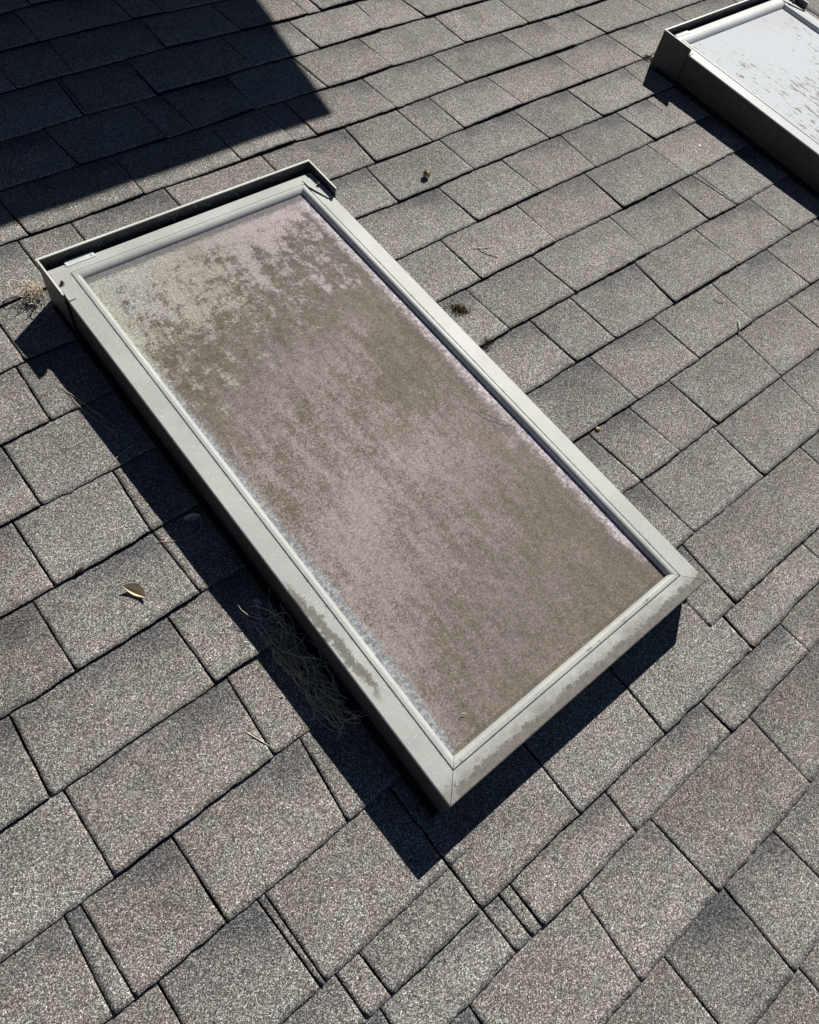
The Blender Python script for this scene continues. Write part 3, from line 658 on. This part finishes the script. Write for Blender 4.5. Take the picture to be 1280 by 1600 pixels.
# tangle of curled needles against the skylight wall
b = MB()
made = 0
while made < 120:
    v = random.random() ** 0.85; wd = 0.010 + 0.022 * math.sin(math.pi * min(1, 0.1 + v * 0.95))
    px, py = 0.232 + random.uniform(-wd, wd) - 0.012 * v, -1.830 - 0.205 * v
    a = random.uniform(0, 6.28); cv = random.uniform(10, 55) * random.choice((-1, 1)); n = random.randint(6, 16)
    if random.random() < 0.42: cv *= 0.3; a = random.choice((1, -1)) * random.gauss(1.6, 0.35)
    pts = []; z = 0.004 + 0.012 * random.random()
    for j in range(n):
        pts.append((px, py, z)); a += cv * 0.007; cv *= random.uniform(0.82, 1.06); a += random.gauss(0, 0.12)
        px += 0.007 * math.cos(a); py += 0.007 * math.sin(a); z = min(0.022, max(0.004, z + random.gauss(0, 0.002)))
    if min(p[0] for p in pts) < 0.194 or max(p[0] for p in pts) > 0.263 or min(p[1] for p in pts) < -2.07: continue
    made += 1
    b.tube(spline([(p[0] - 0.208, p[1] + 1.93, p[2] + zr(p[0], p[1], 0.001)) for p in pts], n * 3), random.choice((0.0005, 0.0007, 0.0007, 0.0010)), 4)
b.obj('needle_tangle', M['needle'], smooth=True, loc=(0.208, -1.93, 0), label='tangle of dead curled needles in the shade against the near skylight', cat='plant debris', kind='stuff')
# twig nest at flashing corner
b = MB()
for i in range(40):
    a = random.uniform(0, 6.28); cx, cy = random.gauss(0.002, 0.0065), random.gauss(0, 0.012)
    pts = [(cx, cy, 0.008 + 0.02 * random.random())]
    for j in range(3):
        a += random.uniform(-0.9, 0.9); pts.append((min(0.014, pts[-1][0] + 0.008 * math.cos(a)), pts[-1][1] + 0.008 * math.sin(a), 0.006 + 0.026 * random.random()))
    b.tube(spline(pts, 12), random.uniform(0.0006, 0.0012), 5)
b.tube(spline([(-0.006, 0.0, 0.012), (-0.032, 0.010, 0.024), (-0.028, 0.028, 0.030), (-0.012, 0.024, 0.024), (-0.004, 0.010, 0.02)], 26), 0.0011, 6)
b.tube(spline([(-0.010, 0.0, 0.012), (-0.028, -0.006, 0.010), (-0.045, -0.004, 0.006)], 16), 0.0008, 5)
b.tube(spline([(-0.004, -0.006, 0.014), (-0.010, -0.024, 0.012), (-0.006, -0.040, 0.008)], 16), 0.0008, 5)
b.obj('straw_nest', M['straw'], smooth=True, loc=(0.232, -1.032, zr(0.232, -1.035, .02) - 0.004), label='clump of pale curled straw at the top left flashing corner of the near skylight', cat='plant debris', kind='stuff')
# crumbs along the two skylights' shaded feet
def crumbs(name, n, f, mat, label):
    b = MB()
    for i in range(n):
        x, y = f(); r = random.uniform(0.0008, 0.0024); z = zr(x, y, 0.001)
        pts = [(x + r * math.cos(k * 1.257 + random.random()), y + r * random.uniform(0.5, 1.1) * math.sin(k * 1.257 + random.random())) for k in range(5)]
        b.prism(pts, z, z + random.uniform(0.001, 0.0035), [random.uniform(0, 0.0015) for _ in range(5)])
    return b.obj(name, mat, label=label, cat='debris', kind='stuff')
crumbs('leaf_litter', 480, lambda: (0.2525 - abs(random.gauss(0, 0.016)), random.uniform(-2.24, -1.2)), M['litter'], 'crumbled leaf litter along the shaded foot of the near skylight')
crumbs('leaf_litter', 200, lambda: (0.228 + random.gauss(0, 0.014), random.uniform(-2.05, -1.82)), M['leaf2'], 'leaf bits matted under the needle tangle beside the near skylight')
crumbs('leaf_litter', 260, lambda: (0.2525 + 1.829 - abs(random.gauss(0, 0.012)), random.uniform(-2.0, -1.2)), M['litter'], 'crumbled leaf litter along the shaded foot of the farther skylight')

# seed husk, moss and small bits
b = MB(); bo = []
seg, rings = 14, 9; V = []; F = []
for i in range(rings + 1):
    th = math.pi * i / rings
    for j in range(seg):
        ph = 2 * math.pi * j / seg; r = 0.0085 * (1 + 0.16 * math.sin(3 * ph + 2 * th) + 0.08 * math.sin(5 * ph))
        V.append((r * math.sin(th) * math.cos(ph), r * math.sin(th) * math.sin(ph), 0.0125 + 0.95 * r * math.cos(th)))
for i in range(rings):
    for j in range(seg): F.append((i * seg + j, i * seg + (j + 1) % seg, (i + 1) * seg + (j + 1) % seg, (i + 1) * seg + j))
husk = b.add(V, F).obj('seed_husk', M['seed'], smooth=True, loc=(1.150, -1.128, zr(1.15, -1.128) - 0.003), label='knobbly yellowish seed husk on the shingles beyond the near skylight', cat='seed husk')
b = MB()
for a, c in ((0.4, 0.7), (1.9, 0.6), (3.2, 0.9), (4.4, 0.6), (5.5, 1.0)):
    d = Vector((math.sin(c) * math.cos(a), math.sin(c) * math.sin(a), math.cos(c))); p = d * 0.0078 + Vector((0, 0, 0.0125))
    b.tube([p, p + d * 0.0015], 0.0019, 8, 1.0)
b.obj('hollow', M['hole'], husk)
def clump(name, x, y, sx, sy, n, mat, label, cat, h=0.006, rot=0.0):
    b = MB()
    for i in range(n):
        px, py = random.gauss(0, sx), random.gauss(0, sy); a = random.uniform(0, 6.28); l = random.uniform(0.003, 0.008)
        b.tube([(px, py, 0.002), (px + l * .5 * math.cos(a), py + l * .5 * math.sin(a), h * random.uniform(.5, 1.2)), (px + l * math.cos(a), py + l * math.sin(a), h * random.uniform(.2, 1.3))], 0.0006, 4)
    return b.obj(name, mat, loc=(x, y, zr(x, y, .008) - 0.002), rot=rot, label=label, cat=cat, kind='stuff')
clump('moss_clump', 0.944, -1.492, 0.013, 0.007, 260, M['moss'], 'brown dried moss clump on a tab beside the right bar of the near skylight', 'moss', rot=math.radians(-55))
clump('moss_clump', 0.934, -1.597, 0.006, 0.005, 70, M['moss'], 'small moss tuft at the course line below the larger clump', 'moss')
clump('moss_clump', 2.100, -1.030, 0.006, 0.006, 60, M['moss'], 'dark moss tuft at the flashing foot of the farther skylight', 'moss')
def pebble(name, x, y, z, sx, sy, sz, mat, rot, label, cat):
    V = []; F = []; seg, rings = 12, 7
    ph0 = random.random() * 6
    for i in range(rings + 1):
        th = math.pi * i / rings
        for j in range(seg):
            ph = 2 * math.pi * j / seg; r = 1 + 0.15 * math.sin(2 * ph + ph0) + 0.1 * math.cos(3 * th + ph)
            V.append((sx * r * math.sin(th) * math.cos(ph), sy * r * math.sin(th) * math.sin(ph), sz * r * math.cos(th) + sz))
    for i in range(rings):
        for j in range(seg): F.append((i * seg + j, i * seg + (j + 1) % seg, (i + 1) * seg + (j + 1) % seg, (i + 1) * seg + j))
    return link(name, mesh(name, V, F, mat, True), loc=(x, y, zr(x, y) - 0.0006), rot=rot, label=label, cat=cat)
pebble('seed', 0.984, -1.885, 0.003, 0.0060, 0.0040, 0.0030, M['yellow'], 0.2, 'small yellow seed on a course line right of the near skylight', 'seed')
pebble('bark_chip', 0.029, -1.598, 0.003, 0.0080, 0.0028, 0.0022, M['rust'], 0.25, 'small reddish chip on a course line at the left edge', 'bark chip')
pebble('bird_dropping', 1.931, -1.383, 0.003, 0.0060, 0.0040, 0.0012, M['white'], 0.6, 'small white spot on a tab below the farther skylight', 'dropping')
nut = MB(); nut.cyl(0, 0, 0.0, 0.010, 0.0105, 10, 0.0085); nt_ = nut.obj('acorn_cup', M['straw'], smooth=False, loc=(2.116, -1.042, zr(2.116, -1.042, .008)), label='pale open acorn cup by the flashing corner of the farther skylight', cat='acorn cup')
hl = MB(); hl.cyl(0, 0, 0.0101, 0.0104, 0.0055, 10); hl.obj('hollow', M['hole'], nt_)
clump('white_fluff', 2.335, -1.62, 0.008, 0.006, 30, M['white'], 'pale fluff in the shade at the foot of the farther skylight', 'fluff')
